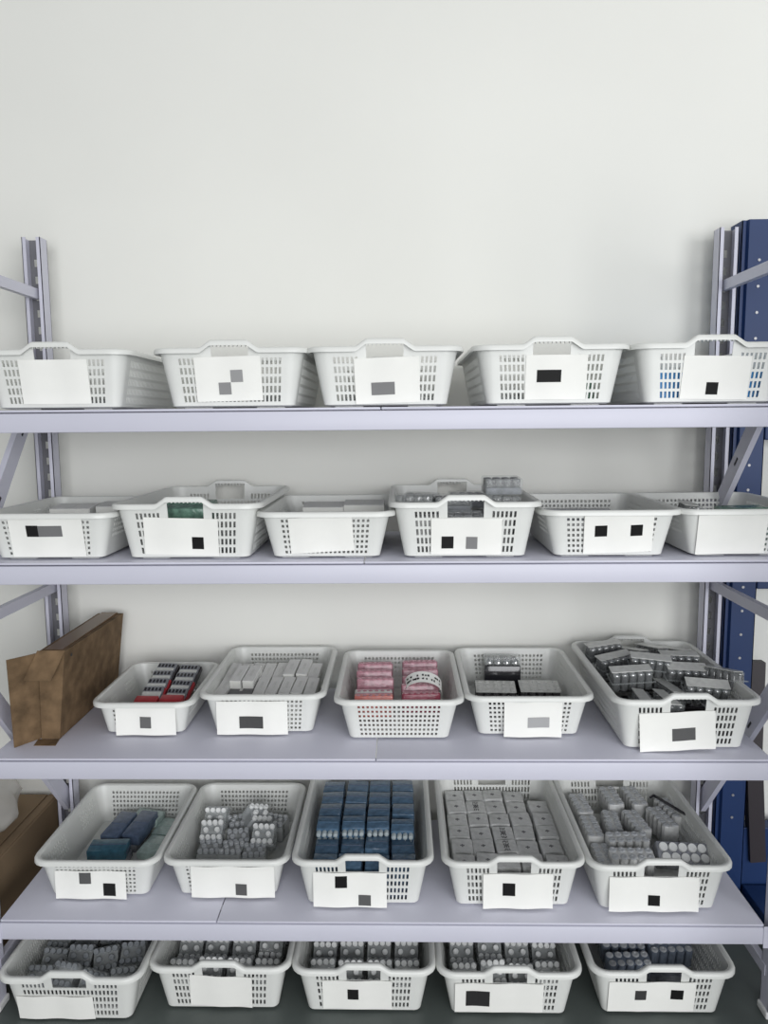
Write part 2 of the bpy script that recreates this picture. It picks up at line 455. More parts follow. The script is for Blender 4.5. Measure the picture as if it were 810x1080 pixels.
CARDS = {
'11': ((-0.084, 0.085, 0.015, 0.121), []),
'12': ((-0.086, 0.075, 0.018, 0.124), [(-0.031, -0.001, 0.034, 0.063, 0.5), (0.0, 0.03, 0.063, 0.092, 0.55)]),
'13': ((-0.073, 0.084, 0.010, 0.118), [(-0.034, 0.023, 0.03, 0.06, 0.45)]),
'14': ((-0.061, 0.086, 0.015, 0.120), [(-0.034, 0.024, 0.056, 0.085, 0.12)]),
'15': ((-0.070, 0.089, 0.012, 0.114), [(-0.011, 0.018, 0.023, 0.052, 0.1)]),
'21': ((-0.093, 0.094, 0.009, 0.118), [(-0.050, -0.019, 0.062, 0.091, 0.1), (-0.019, 0.04, 0.062, 0.09, 0.4)]),
'22': ((-0.108, 0.079, 0.012, 0.108), [(0.012, 0.041, 0.029, 0.06, 0.01)]),
'23': ((-0.090, 0.069, 0.018, 0.110), []),
'24': ((-0.085, 0.090, 0.011, 0.103), [(-0.059, -0.029, 0.026, 0.057, 0.1), (0.002, 0.03, 0.025, 0.056, 0.45)]),
'25': ((-0.067, 0.103, 0.013, 0.110), [(-0.040, -0.010, 0.056, 0.084, 0.02), (0.047, 0.077, 0.055, 0.083, 0.02)]),
'26': ((-0.128, 0.041, 0.008, 0.109), []),
'31': ((-0.071, 0.093, 0.006, 0.085), [(-0.005, 0.026, 0.026, 0.058, 0.35)]),
'32': ((-0.124, 0.070, 0.006, 0.101), [(-0.062, 0.003, 0.024, 0.058, 0.25)]),
'34': ((-0.069, 0.085, 0.006, 0.104), [(-0.006, 0.052, 0.033, 0.062, 0.6)]),
'35': ((-0.122, 0.070, 0.007, 0.109), [(-0.04, 0.02, 0.033, 0.066, 0.3)]),
'41': ((-0.112, 0.084, 0.006, 0.087), [(0.02, 0.054, 0.015, 0.051, 0.1), (-0.044, -0.012, 0.051, 0.083, 0.3)]),
'42': ((-0.095, 0.134, 0.008, 0.099), [(0.027, 0.058, 0.016, 0.049, 0.3)]),
'43': ((-0.132, 0.065, 0.007, 0.105), [(-0.073, -0.041, 0.063, 0.096, 0.02), (-0.011, 0.022, 0.012, 0.042, 0.3)]),
'44': ((-0.082, 0.103, 0.008, 0.105), [(-0.03, 0.003, 0.044, 0.079, 0.01)]),
'45': ((-0.135, 0.099, 0.010, 0.106), [(-0.033, -0.003, 0.027, 0.056, 0.08)]),
'51': ((-0.144, 0.058, 0.006, 0.080), []),
'52': ((-0.081, 0.085, 0.011, 0.112), []),
'53': ((-0.109, 0.074, 0.012, 0.106), [(-0.043, -0.014, 0.046, 0.079, 0.1)]),
'54': ((-0.143, 0.088, 0.012, 0.106), [(-0.114, -0.052, 0.032, 0.081, 0.15)]),
'55': ((-0.141, 0.085, 0.012, 0.108), [(0.021, 0.053, 0.053, 0.083, 0.01), (-0.072, -0.043, 0.052, 0.082, 0.2)]),
}
ROLLS = {'15': -.02, '23': .05, '22': -.03, '12': .02, '13': .03, '24': -.01, '25': .03, '26': .02, '35': .05, '52': -.04, '55': .01}
def card(bid, root, T):
    (x0, x1, z0, z1), pats = CARDS[bid]
    rng = random.Random(int(bid)); rl = ROLLS.get(bid, 0)
    hang = .0 if bid[0] in '125' else .018
    xc, zc = (x0+x1)/2, (z0+z1)/2
    def surf(x, z, off=0.0):
        a, b_, r = basket_dims(T, z)
        y = -b_-.0015-off-hang*(z1-z)/(z1-z0)-.0016*(1+math.sin(x*55+int(bid)))
        dx, dz = x-xc, z-zc
        return (xc+dx*math.cos(rl)-dz*math.sin(rl), y, zc+dz*math.cos(rl)+dx*math.sin(rl))
    def sheet(u0, u1, v0, v1, off, nx, nz):
        bm = N(); g = []
        for j in range(nz+1):
            g.append([bm.verts.new(surf(u0+(u1-u0)*i/nx, v0+(v1-v0)*j/nz, off)) for i in range(nx+1)])
        for j in range(nz):
            for i in range(nx): bm.faces.new((g[j][i], g[j][i+1], g[j+1][i+1], g[j+1][i]))
        bmesh.ops.recalc_face_normals(bm, faces=bm.faces)
        res = bmesh.ops.solidify(bm, geom=bm.faces[:], thickness=.0005)
        return bm
    c = obj('paper_label', sheet(x0, x1, z0, z1, 0.0006, 14, 8), MT['paper'], root, 40)
    for (a, b2, c0, c1, g) in pats:
        obj('printed_patch', sheet(a, b2, c0, c1, .0016, 4, 3), grey(g), c)
BROOT = {}
for bid, (kind, x, yf, lv) in BASKETS.items():
    T = TYPES[kind]; z = Z[lv]
    r = empty('storage_basket', (x, yf+T.Dp/2, z))
    grp = {1: 'baskets on the top shelf', 2: 'baskets on the second shelf', 3: 'baskets on the third shelf', 4: 'baskets on the fourth shelf', 5: 'baskets on the floor'}[lv]
    tag(r, BL[bid], 'basket', grp)
    me = BM[kind]
    obj('basket_body', None, None, r, shared=me[0]); obj('rim', None, None, r, shared=me[1])
    for sx in (-1, 1):
        for sy in (-1, 1):
            o = obj('runner', None, None, r, shared=me[2]); o.location = (sx*T.w*.30, sy*(T.d/2-.022), 0)
    if kind == 'handled':
        for me_ in RIBS: obj('handle_rib', None, None, r, shared=me_)
    if bid in CARDS: card(bid, r, T)
    BROOT[bid] = r
def inb(bid, x, y, z=0.0):
    """point inside a basket: x from its middle, y back from its front rim, z above its floor"""
    kind, bxx, yf, lv = BASKETS[bid]
    return (bxx+x, yf+y, Z[lv]+.0035+z)

# ------------------------------------------------------------------ packs: one prototype of each kind
def finish(root, proto_list=[]): return root
def dumbbell(wx, wy, waist, flip=False):
    """rounded outline, narrow at the middle of two sides"""
    pts = []
    def add(x, y): pts.append((x, y))
    r = .007
    corners = [(wx-r, -wy+r, -PI/2), (wx-r, wy-r, 0), (-wx+r, wy-r, PI/2), (-wx+r, -wy+r, PI)]
    for ci, (cx, cy, a0) in enumerate(corners):
        for k in range(4):
            a = a0+k/3*PI/2; add(cx+r*math.cos(a), cy+r*math.sin(a))
        if ci == 0: add(waist, -.006); add(waist, .006)
        if ci == 2: add(-waist, .006); add(-waist, -.006)
    if flip: pts = [(y, -x) for x, y in pts]
    return pts
P = .0168
SPOTS = [(-1.5*P, -.0215), (-.5*P, -.0215), (.5*P, -.0215), (1.5*P, -.0215), (-1.0*P, 0), (1.0*P, 0), (-1.5*P, .0215), (-.5*P, .0215), (.5*P, .0215), (1.5*P, .0215)]
def vial_meshes(m_v, m_c):
    b = N(); lathe(b, (0, 0, 0), [(.0072, 0), (.0078, .001), (.0078, .040), (.006, .045), (.0055, .048)], 14)
    v = obj('vial', b, m_v, None, 40).data
    b = N(); lathe(b, (0, 0, 0), [(.0074, .0), (.0076, .001), (.0076, .010), (.0066, .0118), (.004, .0118), (.0036, .0112)], 16)
    c = obj('cap', b, m_c, None, 40).data
    for o in [o for o in COL.objects if o.data in (v, c)]: bpy.data.objects.remove(o)
    return v, c
VM, CM = vial_meshes(MT['vial'], MT['cap'])
def make_vial_pack(h=.0):
    r = empty('vial_pack')
    b = N(); prism(b, dumbbell(.036, .0325, .0285), 0, .050, .004); obj('shrink_film', b, MT['wrapfilm'], r, 35)
    for x, y in SPOTS:
        v = obj('vial', None, None, r, shared=VM); v.location = (x, y, .0015)
        c = obj('cap', None, None, v, shared=CM); c.location = (0, 0, .046)
    return r
VM2, CM2 = vial_meshes(MT['frostdark'], MT['greycap'])
VM3, CM3 = vial_meshes(MT['frost'], MT['vial'])
def make_vial_pack_grey():
    r = empty('vial_pack')
    b = N(); prism(b, dumbbell(.036, .0325, .0285), 0, .050, .004); obj('shrink_film', b, MT['wrapfilm'], r, 35)
    for x, y in SPOTS:
        v = obj('vial', None, None, r, shared=VM3); v.location = (x, y, .0015)
        c = obj('cap', None, None, v, shared=CM3); c.location = (0, 0, .046)
    return r
def make_vial_pack_dark():
    r = empty('vial_pack')
    b = N(); prism(b, dumbbell(.036, .0325, .0285), 0, .050, .004); obj('shrink_film', b, MT['wrapfilm'], r, 35)
    for x, y in SPOTS:
        v = obj('vial', None, None, r, shared=VM2); v.location = (x, y, .0015)
        c = obj('cap', None, None, v, shared=CM2); c.location = (0, 0, .046)
    return r
def make_tile_pack(m, mark=True):
    """grey wrapped pack with a waist, caps hidden under the wrap"""
    r = empty('wrapped_pack')
    b = N(); prism(b, dumbbell(.0362, .0303, .0285, True), 0, .062, .0035); obj('wrap', b, m, r, 35)
    if mark:
        b = N(); bx(b, -.006, .006, -.002, .002, .0615, .0632); bx(b, -.002, .002, -.006, .006, .0615, .0630); obj('centre_mark', b, MT['cartonend'], r)
    return r
def make_block_pack(name, m, lx, ly, lz, m2=None, seam=True):
    r = empty(name)
    b = N(); bx(b, -lx/2, lx/2, -ly/2, ly/2, 0, lz, min(.004, lz*.2), 2); obj('wrap', b, m, r, 40)
    if seam:
        b = N(); bx(b, -lx/2+.003, lx/2-.003, -.0015, .0015, lz-.0006, lz+.0016, .0006, 1)
        bx(b, -lx/2-.0012, -lx/2+.001, -ly*.32, ly*.32, lz*.42, lz*.58); bx(b, lx/2-.001, lx/2+.0012, -ly*.32, ly*.32, lz*.42, lz*.58)
        obj('film_seam', b, m2 or m, r)
    return r
def make_blue_capped():
    r = make_block_pack('wrapped_pack', MT['blue'], .066, .056, .052)
    b0 = None
    for i in range(4):
        for j in range(2):
            if b0 is None:
                b = N(); lathe(b, (0, 0, 0), [(.0066, 0), (.0072, .002), (.0072, .012), (.0062, .0155), (.003, .017)], 12); b0 = b
                o = obj('vial_head', b, MT['clearcap'], r, 40); me = o.data
            else: o = obj('vial_head', None, None, r, shared=me)
            o.location = (-.0243+.0162*i, -.028, .016+.024*j); o.rotation_euler = (PI/2, 0, 0)
    return r
DV = None
def make_dark_pack(nx=5, lidm='lid'):
    """clear box of ten dark domed vials under a pale lid card"""
    r = empty('dark_vial_pack'); p = .0225; lx = nx*p+.006; ly = 2*p+.006
    global DV
    for i in range(nx):
        for j in range(2):
            if DV is None:
                b = N(); lathe(b, (0, 0, 0), [(.0095, 0), (.0105, .002), (.0105, .040), (.0088, .047), (.006, .0505), (.0035, .052)], 14)
                o = obj('vial', b, MT['dark'], r, 50); DV = o.data
            else: o = obj('vial', None, None, r, shared=DV)
            o.location = ((i-(nx-1)/2)*p, (j-.5)*p, .0012)
            if j == 0:
                if i == 0:
                    b = N(); lathe(b, (0, 0, 0), [(.0094, 0), (.0096, .0015), (.0085, .0055), (.0058, .0085), (.003, .0092)], 14); o2 = obj('cap', b, MT['silver'], o, 60); cme = o2.data
                else: o2 = obj('cap', None, None, o, shared=cme)
                o2.location = (0, 0, .0432)
    # scalloped film around the vials
    pts = []
    for j, s in ((0, -1), (1, 1)):
        rng = range(nx) if s < 0 else range(nx-1, -1, -1)
        for i in rng:
            cx = (i-(nx-1)/2)*p
            for k in range(5):
                a = (-PI+PI*k/4) if s < 0 else (PI*k/4)
                pts.append((cx+.0118*math.cos(a), s*(p/2)+.0118*math.sin(a)))
    out = []
    for q in pts:
        if not out or (Vector(q)-Vector(out[-1])).length > .0008: out.append(q)
    b = N(); prism(b, out, 0, .0535, .002); obj('shrink_film', b, MT['film'], r, 40)
    b = N(); bx(b, -lx/2+.002, lx/2-.002, -.010, ly/2-.002, .0535, .0562, .001); obj('lid_card', b, MT[lidm], r)
    b = N(); bx(b, -lx/2-.002, lx/2+.002, -ly/2-.002, -ly/2, .027, .030); bx(b, -lx/2-.002, lx/2+.002, ly/2, ly/2+.002, .027, .030); bx(b, -lx/2-.002, -lx/2, -ly/2, ly/2, .027, .030); bx(b, lx/2, lx/2+.002, -ly/2, ly/2, .027, .030)
    obj('film_seam', b, MT['film'], r)
    return r
def make_tray_pack():
    """flat pack seen as grey lid with two rows of bumps over a dark scalloped base"""
    r = empty('lidded_vial_tray'); lx, ly = .118, .075
    b = N()
    for i in range(5):
        for j in range(3): lathe(b, (-lx/2+.012+i*.0235, -ly/2+.0125+j*.025, 0), [(.0112, 0), (.0118, .002), (.0118, .034), (.0105, .038)], 14)
    obj('vial_base', b, MT['dark'], r, 40)
    b = N(); bx(b, -lx/2, lx/2, -ly/2, ly/2, .038, .043, .0018); obj('lid_card', b, MT['lid'], r)
    for i in range(5):
        for j in range(3):
            if i == 0 and j == 0:
                b = N(); lathe(b, (0, 0, 0), [(.0075, 0), (.0068, .0025), (.004, .0036)], 12); o = obj('cap_bump', b, MT['lid'], r, 50); me = o.data
            else: o = obj('cap_bump', None, None, r, shared=me)
            o.location = (-lx/2+.012+i*.0235, -ly/2+.0125+j*.025, .0425)
    return r
def make_pink(m, m2):
    r = empty('blister_pack'); lx, ly, lz = .108, .034, .062
    b = N(); bx(b, -lx/2, lx/2, -ly/2, ly/2, 0, lz, .005, 2); obj('wrap', b, m, r, 40)
    b = N()
    for i in range(6): lathe(b, (-lx/2+.012+i*.0168, -ly*.36, lz-.002), [(.006, 0), (.0055, .002), (.003, .003)], 10)
    bx(b, -lx/2+.004, lx/2-.004, ly*.05, ly*.12, lz-.0005, lz+.0018)
    obj('film_seam', b, m2, r, 40)
    return r
def make_red_blister(red=True):
    r = empty('blister_pack'); lx, ly = .066, .062
    b = N(); bx(b, -lx/2, lx/2, -ly/2, ly/2, 0, .014, .002); obj('base_card', b, MT['red'] if red else MT['dark'], r)
    b = N(); bx(b, -lx/2+.003, lx/2-.003, -ly/2+.003, ly/2-.003, .014, .024, .004, 2); obj('clear_shell', b, MT['frostdark'], r, 40)
    b = N(); bx(b, -lx/2+.006, lx/2-.006, -ly/2+.004, ly*.05, .0235, .0255, .0006, 1); obj('lid_card', b, MT['lid'], r)
    b = N()
    for i in range(5): bx(b, -lx/2+.007+i*.0108, -lx/2+.013+i*.0108, ly*.13, ly*.32, .0235, .0252)
    obj('printed_patch', b, MT['black'], r)
    return r
def make_white_carton(lx=.033, ly=.098, lz=.03, m='carton'):
    r = empty('slim_carton')
    b = N(); bx(b, -lx/2, lx/2, -ly/2, ly/2, 0, lz, .0012, 1); obj('carton_sleeve', b, MT[m], r)
    b = N(); bx(b, -lx/2+.0018, lx/2-.0018, -ly/2-.0008, -ly/2+.0012, .0018, lz-.0018); obj('end_flap', b, MT['paper'] if m == 'carton' else MT['cartonend'], r)
    b = N(); bx(b, -.004, .004, -ly*.2, ly*.2, lz-.0004, lz+.0004); obj('printed_patch', b, MT['lid'], r)
    return r
def make_silver():
    r = empty('silver_pack'); lx, ly, lz = .100, .070, .045
    b = N(); bx(b, -lx/2, lx/2, -ly/2, ly/2, 0, lz, .005, 2); obj('clear_box', b, MT['film'], r, 40)
    for i in range(4):
        for j in range(2):
            if i == j == 0:
                b = N(); lathe(b, (0, 0, 0), [(.010, 0), (.011, .003), (.011, .018), (.0085, .0195)], 12); o = obj('foil_cup', b, MT['silver'], r, 40); me = o.data
            else: o = obj('foil_cup', None, None, r, shared=me)
            o.location = (-.036+.024*i, -.017+.034*j, .022)
    b = N(); bx(b, -lx/2+.003, lx/2-.003, -ly/2+.003, ly/2-.003, .002, .020, .003); obj('tray', b, MT['frostdark'], r)
    return r

def long_grey(m='frost', n=5):
    r = empty('wrapped_pack'); p = .024; lx, ly = n*p, .052
    b = N()
    pts = []
    for s in (-1, 1):
        for i in (range(n) if s < 0 else range(n-1, -1, -1)):
            cx = (i-(n-1)/2)*p
            for k in range(5):
                a = (-PI+PI*k/4) if s < 0 else (PI*k/4)
                q = (cx+.0125*math.cos(a), s*.0135+.0125*math.sin(a))
                if not pts or (Vector(q)-Vector(pts[-1])).length > .0012: pts.append(q)
    prism(b, pts, 0, .055, .003); obj('wrap', b, MT[m], r, 40)
    for i in range(n):
        for j in (-1, 1):
            if i == 0 and j == -1:
                b = N(); lathe(b, (0, 0, 0), [(.0100, 0), (.0098, .0018), (.0085, .0026), (.0045, .0026), (.004, .0018)], 14); o = obj('cap', b, MT['vial'], r, 50); me = o.data
            else: o = obj('cap', None, None, r, shared=me)
            o.location = ((i-(n-1)/2)*p, j*.0132, .0548)
    return r
PROTO = {}
def place(kind, maker, loc, rot=(0, 0, 0), label='', cat='pack', group=None):
    if kind not in PROTO: PROTO[kind] = o = maker()
    else: o = copy_tree(PROTO[kind])
    o.location = loc; o.rotation_euler = rot
    tag(o, label, cat, group)
    return o
R = math.radians
ORD = ['first', 'second', 'third', 'fourth', 'fifth', 'sixth', 'seventh', 'eighth']
rnd = random.Random(3)
jit = lambda s: rnd.uniform(-s, s)
ROWN = ['front', 'second', 'third', 'fourth', 'fifth', 'rearmost']

# ---- floor baskets: clear packs with white caps
FN = {'51': 'far-left', '52': 'second-from-left', '53': 'middle', '54': 'fourth-from-left'}
for bid in ('52', '53', '54'):
    for row in range(5):
        for c in range(4):
            zt = .056+jit(.004)+(.012 if (bid, row, c) in (('54', 0, 1), ('54', 1, 1), ('52', 1, 3)) else 0)
            ax = R(jit(4)) + (R(14) if row == 0 else R(4))
            place('vial', make_vial_pack, inb(bid, -.1145+c*.0763+jit(.002), .112+row*.078+(jit(.002)), zt-.010+.003*(row > 0)), (R(48+jit(4)), R(jit(2)), R(jit(3))),
                  f'clear pack of white-capped vials, {ROWN[row]} row, {ORD[c]} from left, {FN[bid]} floor basket', 'pack', f'vial packs in the {FN[bid]} floor basket')
    # wrapped lower layer carrying the upper one
    for row in range(5):
        for c in range(4):
            if row == 0:
                place('block_grey', lambda: make_block_pack('wrapped_pack', MT['frost'], .064, .066, .018), inb(bid, -.102+c*.068, .112+row*.0725, .0005), (0, 0, 0),
                      f'grey wrapped pack under the front row, {ORD[c]} from left, {FN[bid]} floor basket', 'pack', f'lower wrapped packs in the {FN[bid]} floor basket')
def rp_rows(*a): pass
for row in range(5):
    for c in range(4):
        place('vial_dark', make_vial_pack_dark, inb('51', -.113+c*.0755+jit(.004), .114+row*.078+jit(.003), .044+jit(.006)), (R(40+jit(14)), R(jit(8)), R(jit(14))),
              f'dark clear vial pack, {ROWN[row]} row, {ORD[c]} from left, far-left floor basket', 'pack', 'dark vial packs in the far-left floor basket')
for c in range(4):
    place('block_grey', None, inb('51', -.102+c*.068, .092, .0005), (0, 0, 0), f'grey wrapped pack under the front row, {ORD[c]} from left, far-left floor basket', 'pack', 'lower wrapped packs in the far-left floor basket')
k = 0
for (x, y, rz) in [(.072, .19, 3), (-.055, .205, -4), (-.060, .135, 3), (.072, .265, 0), (-.06, .285, 5), (.06, .37, -5), (-.07, .38, 4)]:
    place('slate', lambda: long_grey('slatefilm'), inb('55', x, y, .034 if k < 3 else .042), (R(10), 0, R(rz)),
          ['slate blue pack nearest the right side, front row of the far-right floor basket', 'slate blue pack left of the middle, just behind the front left one, far-right floor basket', 'slate blue pack at left of the front row, far-right floor basket', 'slate blue pack at right of the second row, far-right floor basket', 'slate blue pack at left of the second row, far-right floor basket', 'slate blue pack at right of the rear row, far-right floor basket', 'slate blue pack at left of the rear row, far-right floor basket'][k], 'pack', 'slate packs in the far-right floor basket')
    k += 1
for (x, y, s) in [(.055, .20, 'right'), (-.055, .20, 'left'), (.055, .36, 'rear right'), (-.055, .36, 'rear left')]:
    place('slate_low', lambda: make_block_pack('wrapped_pack', MT['frostdark'], .10, .13, .028), inb('55', x, y, .0005), (0, 0, 0), f'flat dark grey pack at {s} on the bottom of the far-right floor basket', 'pack', 'flat packs in the far-right floor basket')

# ---- fourth shelf, middle basket: dark blue packs in four columns
for row in range(6):
    for c in range(4):
        cap = row == 2
        zt = .047 if row < 2 else .082
        if row == 1 and c == 2: zt = .060
        y = .082+row*.0715
        if cap and c == 3: y -= .016
        loc = inb('43', -.108+c*.0725+jit(.001), y, zt+jit(.002)); rot = (R(jit(2)+(8 if cap else 3)), R(jit(2)), R(jit(2)))
        if cap: place('bluecap', make_blue_capped, loc, rot, f'blue pack with clear vial heads facing front, {ORD[c]} from left, dark blue packs basket', 'pack', 'capped blue packs')
        else: place('blue', lambda: make_block_pack('wrapped_pack', MT['blue'], .066, .064, .052, MT['slate']), loc, rot, f'dark blue wrapped pack, {ROWN[row]} row, {ORD[c]} from left, middle fourth-shelf basket', 'pack', 'blue packs in the middle fourth-shelf basket')
for c in range(4):
    for row in range(6):
        place('blue_low' if row < 2 else 'blue_high', (lambda: make_block_pack('wrapped_pack', MT['slate'], .062, .064, .045)) if row < 2 else (lambda: make_block_pack('wrapped_pack', MT['slate'], .062, .064, .079)), inb('43', -.1+c*.0667, .085+row*.0715, .0005), (0, 0, 0), f'slate blue pack in the lower layer, {ROWN[row]} row, {ORD[c]} from left, middle fourth-shelf basket', 'pack', 'lower blue packs in the middle fourth-shelf basket')

# ---- fourth shelf, grey bow-tie packs in a tidy grid
for row in range(6):
    for c in range(5):
        if row == 5 and c == 4: continue
        x = -.126+c*.0625+(.006 if c == 4 else 0); y = .098+row*.0735
        if c == 2 and row in (1, 2): x += .003
        o_t = place('tile', lambda: make_tile_pack(MT['frost']), inb('44', x+jit(.002), y+jit(.003), .028+jit(.003)), (R(jit(3)), R(jit(3)), R(jit(3))),
                  f'grey bow-tie wrapped pack, {ROWN[row]} row, {ORD[c]} from left, basket of tiled packs', 'pack', 'bow-tie packs in a grid')
        if (row, c) in ((2, 2), (4, 1), (1, 2)):
            bm = N(); rs = random.Random(row)
            for i in range(4):
                yy = -.022+.0145*i
                for q in range(3):
                    a = rs.uniform(-.6, .6); cx = -.006+.006*q
                    mm = Matrix.Translation((cx, yy, .0624)) @ Matrix.Rotation(a, 4, 'Z')
                    bx(bm, -.0011, .0011, -.0045, .0045, 0, .0006, mtx=mm)
            obj('printed_marks', bm, MT['ink'], o_t)
for (x, y, n) in [(.0, .245, 'front'), (-.064, .395, 'rear')]:
    pass
b = N(); bx(b, -.126, .13, .075, .47, 0, .024, .003)
o = obj('divider_card', b, MT['lid']); o.location = inb('44', 0, 0, .0005); tag(o, 'flat grey card under the bow-tie packs in the tiled basket', 'card')

# ---- fourth shelf, right basket: long grey packs and one showing ten white caps
def cap_pack():
    r = empty('vial_pack'); p = .0262
    b = N(); bx(b, -.070, .070, -.031, .031, 0, .045, .004); obj('shrink_film', b, MT['frostdark'], r, 40)
    for i in range(5):
        for j in (-1, 1):
            if i == 0 and j == -1:
                b = N(); lathe(b, (0, 0, 0), [(.0118, 0), (.0122, .001), (.0122, .005), (.0112, .0068), (.007, .0068), (.0065, .0061)], 20); o = obj('cap', b, MT['cap'], r, 50); me = o.data
            else: o = obj('cap', None, None, r, shared=me)
            o.location = ((i-2)*p+(.003 if j < 0 else 0), j*.0138, .044)
    return r
place('cap10', cap_pack, inb('45', .099, .160, .066), (R(38), R(2), R(-2)), 'grey wrapped pack showing ten big white round caps in two rows', 'pack', 'packs in the right fourth-shelf basket')
place('long', long_grey, inb('45', -.048, .125, .056), (R(12), 0, R(-2)), 'grey five-cap pack lying crosswise behind the label, left of the white-capped pack', 'pack', 'packs in the right fourth-shelf basket')
for (x, y, z, rz, rx, lab) in [
    (-.035, .205, .055, 2, 6, 'grey five-cap pack lying crosswise just behind the front crosswise one, right fourth-shelf basket'),
    (.020, .300, .050, 96, 2, 'grey pack lying lengthwise in the middle, right fourth-shelf basket'),
    (.103, .320, .050, 100, 2, 'grey pack lying lengthwise behind the white-capped pack'),
    (-.050, .315, .040, 84, 5, 'dark-gapped grey pack lying lengthwise left of the middle, right fourth-shelf basket'),
    (-.012, .440, .055, 92, -3, 'grey pack lying lengthwise at the rear middle, right fourth-shelf basket'),
    (.060, .450, .050, 95, 0, 'grey pack lying lengthwise at the rear, right of the middle, right fourth-shelf basket'),
    (.150, .385, .045, 104, 4, 'grey pack lying lengthwise along the right side, right fourth-shelf basket'),
    (-.118, .410, .045, 93, 0, 'grey pack along the left side at the rear, right fourth-shelf basket'),
    (-.118, .275, .045, 90, 0, 'grey pack along the left side in the middle, right fourth-shelf basket'),
    (-.118, .140, .035, 88, 0, 'grey pack along the left side at the front, right fourth-shelf basket')]:
    place('long', long_grey, inb('45', x, y, z), (R(rx), 0, R(rz)), lab, 'pack', 'packs in the right fourth-shelf basket')
b = N(); bx(b, -.12, .13, .07, .47, 0, .033, .003)
o = obj('divider_card', b, MT['lid']); o.location = inb('45', 0, 0, .0005); tag(o, 'flat grey card under the packs in the right fourth-shelf basket', 'card')
b = N(); cyl(b, (.055, .43, .116), (.135, .27, .114), .0045, n=8); cyl(b, (.055, .43, .116), (.04, .415, .116), .004, n=8)
o = obj('cable_tie', b, MT['black'], None, 40); o.location = inb('45', .06, .0, .0); tag(o, 'thin black strip lying on the packs in the right fourth-shelf basket', 'strip')

# ---- fourth shelf, second basket: loose grey packs
def g(x, y, z, rot, lab, kind='tile_grey2'):
    if kind == 'vial': return place('vial', make_vial_pack, inb('42', x, y, z), tuple(R(a) for a in rot), lab, 'pack', 'loose packs in the second-from-left fourth-shelf basket')
    return place('vial_grey', make_vial_pack_grey, inb('42', x, y, z), tuple(R(a) for a in rot), lab, 'pack', 'loose packs in the second-from-left fourth-shelf basket')
g(-.092, .335, .062, (62, 0, -2), 'pack with ten white caps tilted up at the back left, second-from-left fourth-shelf basket', 'vial')
g(-.092, .262, .040, (40, 0, 3), 'vial pack leaning below the tilted white-capped one, second-from-left fourth-shelf basket', 'vial')
g(.070, .245, .040, (42, 0, -3), 'vial pack with a row of white caps at the right, second-from-left fourth-shelf basket', 'vial')
g(.015, .320, .050, (30, 20, 35), 'vial pack turned askew in the middle of the second-from-left fourth-shelf basket', 'vial')
g(-.085, .190, .002, (8, 0, 4), 'grey vial pack at front left of the second-from-left fourth-shelf basket')
g(-.018, .175, .002, (0, 0, -3), 'grey vial pack at front middle of the second-from-left fourth-shelf basket')
g(.050, .170, .002, (6, 0, 5), 'grey vial pack at front right of the second-from-left fourth-shelf basket')
g(-.015, .248, .004, (14, 0, 12), 'grey vial pack behind the front middle one, second-from-left fourth-shelf basket')
g(-.03, .330, .002, (0, 0, 20), 'grey vial pack at the rear middle of the second-from-left fourth-shelf basket')
g(.085, .330, .003, (0, 0, -15), 'grey vial pack at the rear right of the second-from-left fourth-shelf basket')

# ---- fourth shelf, left basket: blue, teal and clear packs
def q41(kind, mk, x, y, z, rot, lab): place(kind, mk, inb('41', x, y, z), tuple(R(a) for a in rot), lab, 'pack', 'packs in the left fourth-shelf basket')
q41('teal', lambda: make_block_pack('wrapped_pack', MT['teal'], .112, .060, .034, MT['slate']), -.030, .190, .026, (4, 0, 3), 'teal wrapped pack lying crosswise in front, left fourth-shelf basket')
q41('slatelong', lambda: make_block_pack('wrapped_pack', MT['slate'], .056, .125, .036), -.038, .300, .030, (6, 0, -10), 'slate blue pack lying lengthwise, left one of the pair, left fourth-shelf basket')
q41('slatelong', None, .026, .306, .030, (6, 0, -10), 'slate blue pack lying lengthwise, right one of the pair, left fourth-shelf basket')
clearp = lambda: make_block_pack('clear_pack', MT['palegreen'], .062, .090, .026)
q41('clearp', clearp, .088, .235, .010, (3, 0, -12), 'pale clear pack at the right front, left fourth-shelf basket')
q41('clearp', clearp, .095, .340, .008, (3, 0, -8), 'pale clear pack at the right rear, left fourth-shelf basket')
q41('clearp', clearp, .025, .375, .028, (3, 0, 80), 'pale greenish pack behind the slate pair, left fourth-shelf basket')
q41('frostlow', lambda: make_block_pack('clear_pack', MT['frostdark'], .115, .075, .024), -.030, .190, .0006, (0, 0, 2), 'grey clear pack underneath the teal one, left fourth-shelf basket')
q41('frostlow', None, .000, .300, .0006, (0, 0, 85), 'grey clear pack underneath the slate pair, left fourth-shelf basket')

# ---- third shelf, small basket: grey blister packs over red card
for c, x in enumerate((-.012, .058)):
    place('redblock', lambda: make_block_pack('wrapped_pack', MT['red'], .066, .05, .040), inb('31', x, .092+.008*c, .036), (R(18), 0, R(-3)), f'red wrapped pack at the front, {"left" if c == 0 else "right"} one of two, smallest basket', 'pack', 'red packs in the smallest basket')
    for kx in range(4):
        y = .150+.044*kx; z = .048+.009*kx
        place('redb' if kx < 2 else 'darkb', (lambda: make_red_blister(True)) if kx < 2 else (lambda: make_red_blister(False)), inb('31', x, y, z+(.006 if c == 0 else 0)), (R(24), 0, R(-3+jit(3))),
              f'{"red-backed" if kx < 2 else "dark-backed"} blister pack, {ORD[kx]} from the front, {"left" if c == 0 else "right"} column, smallest basket', 'pack', 'blister packs in the smallest basket')
place('redbase', lambda: make_block_pack('wrapped_pack', MT['dark'], .17, .20, .028), inb('31', .005, .17, .0006), (0, 0, 0), 'flat dark pack lying underneath the red and blister packs in the smallest basket', 'pack')
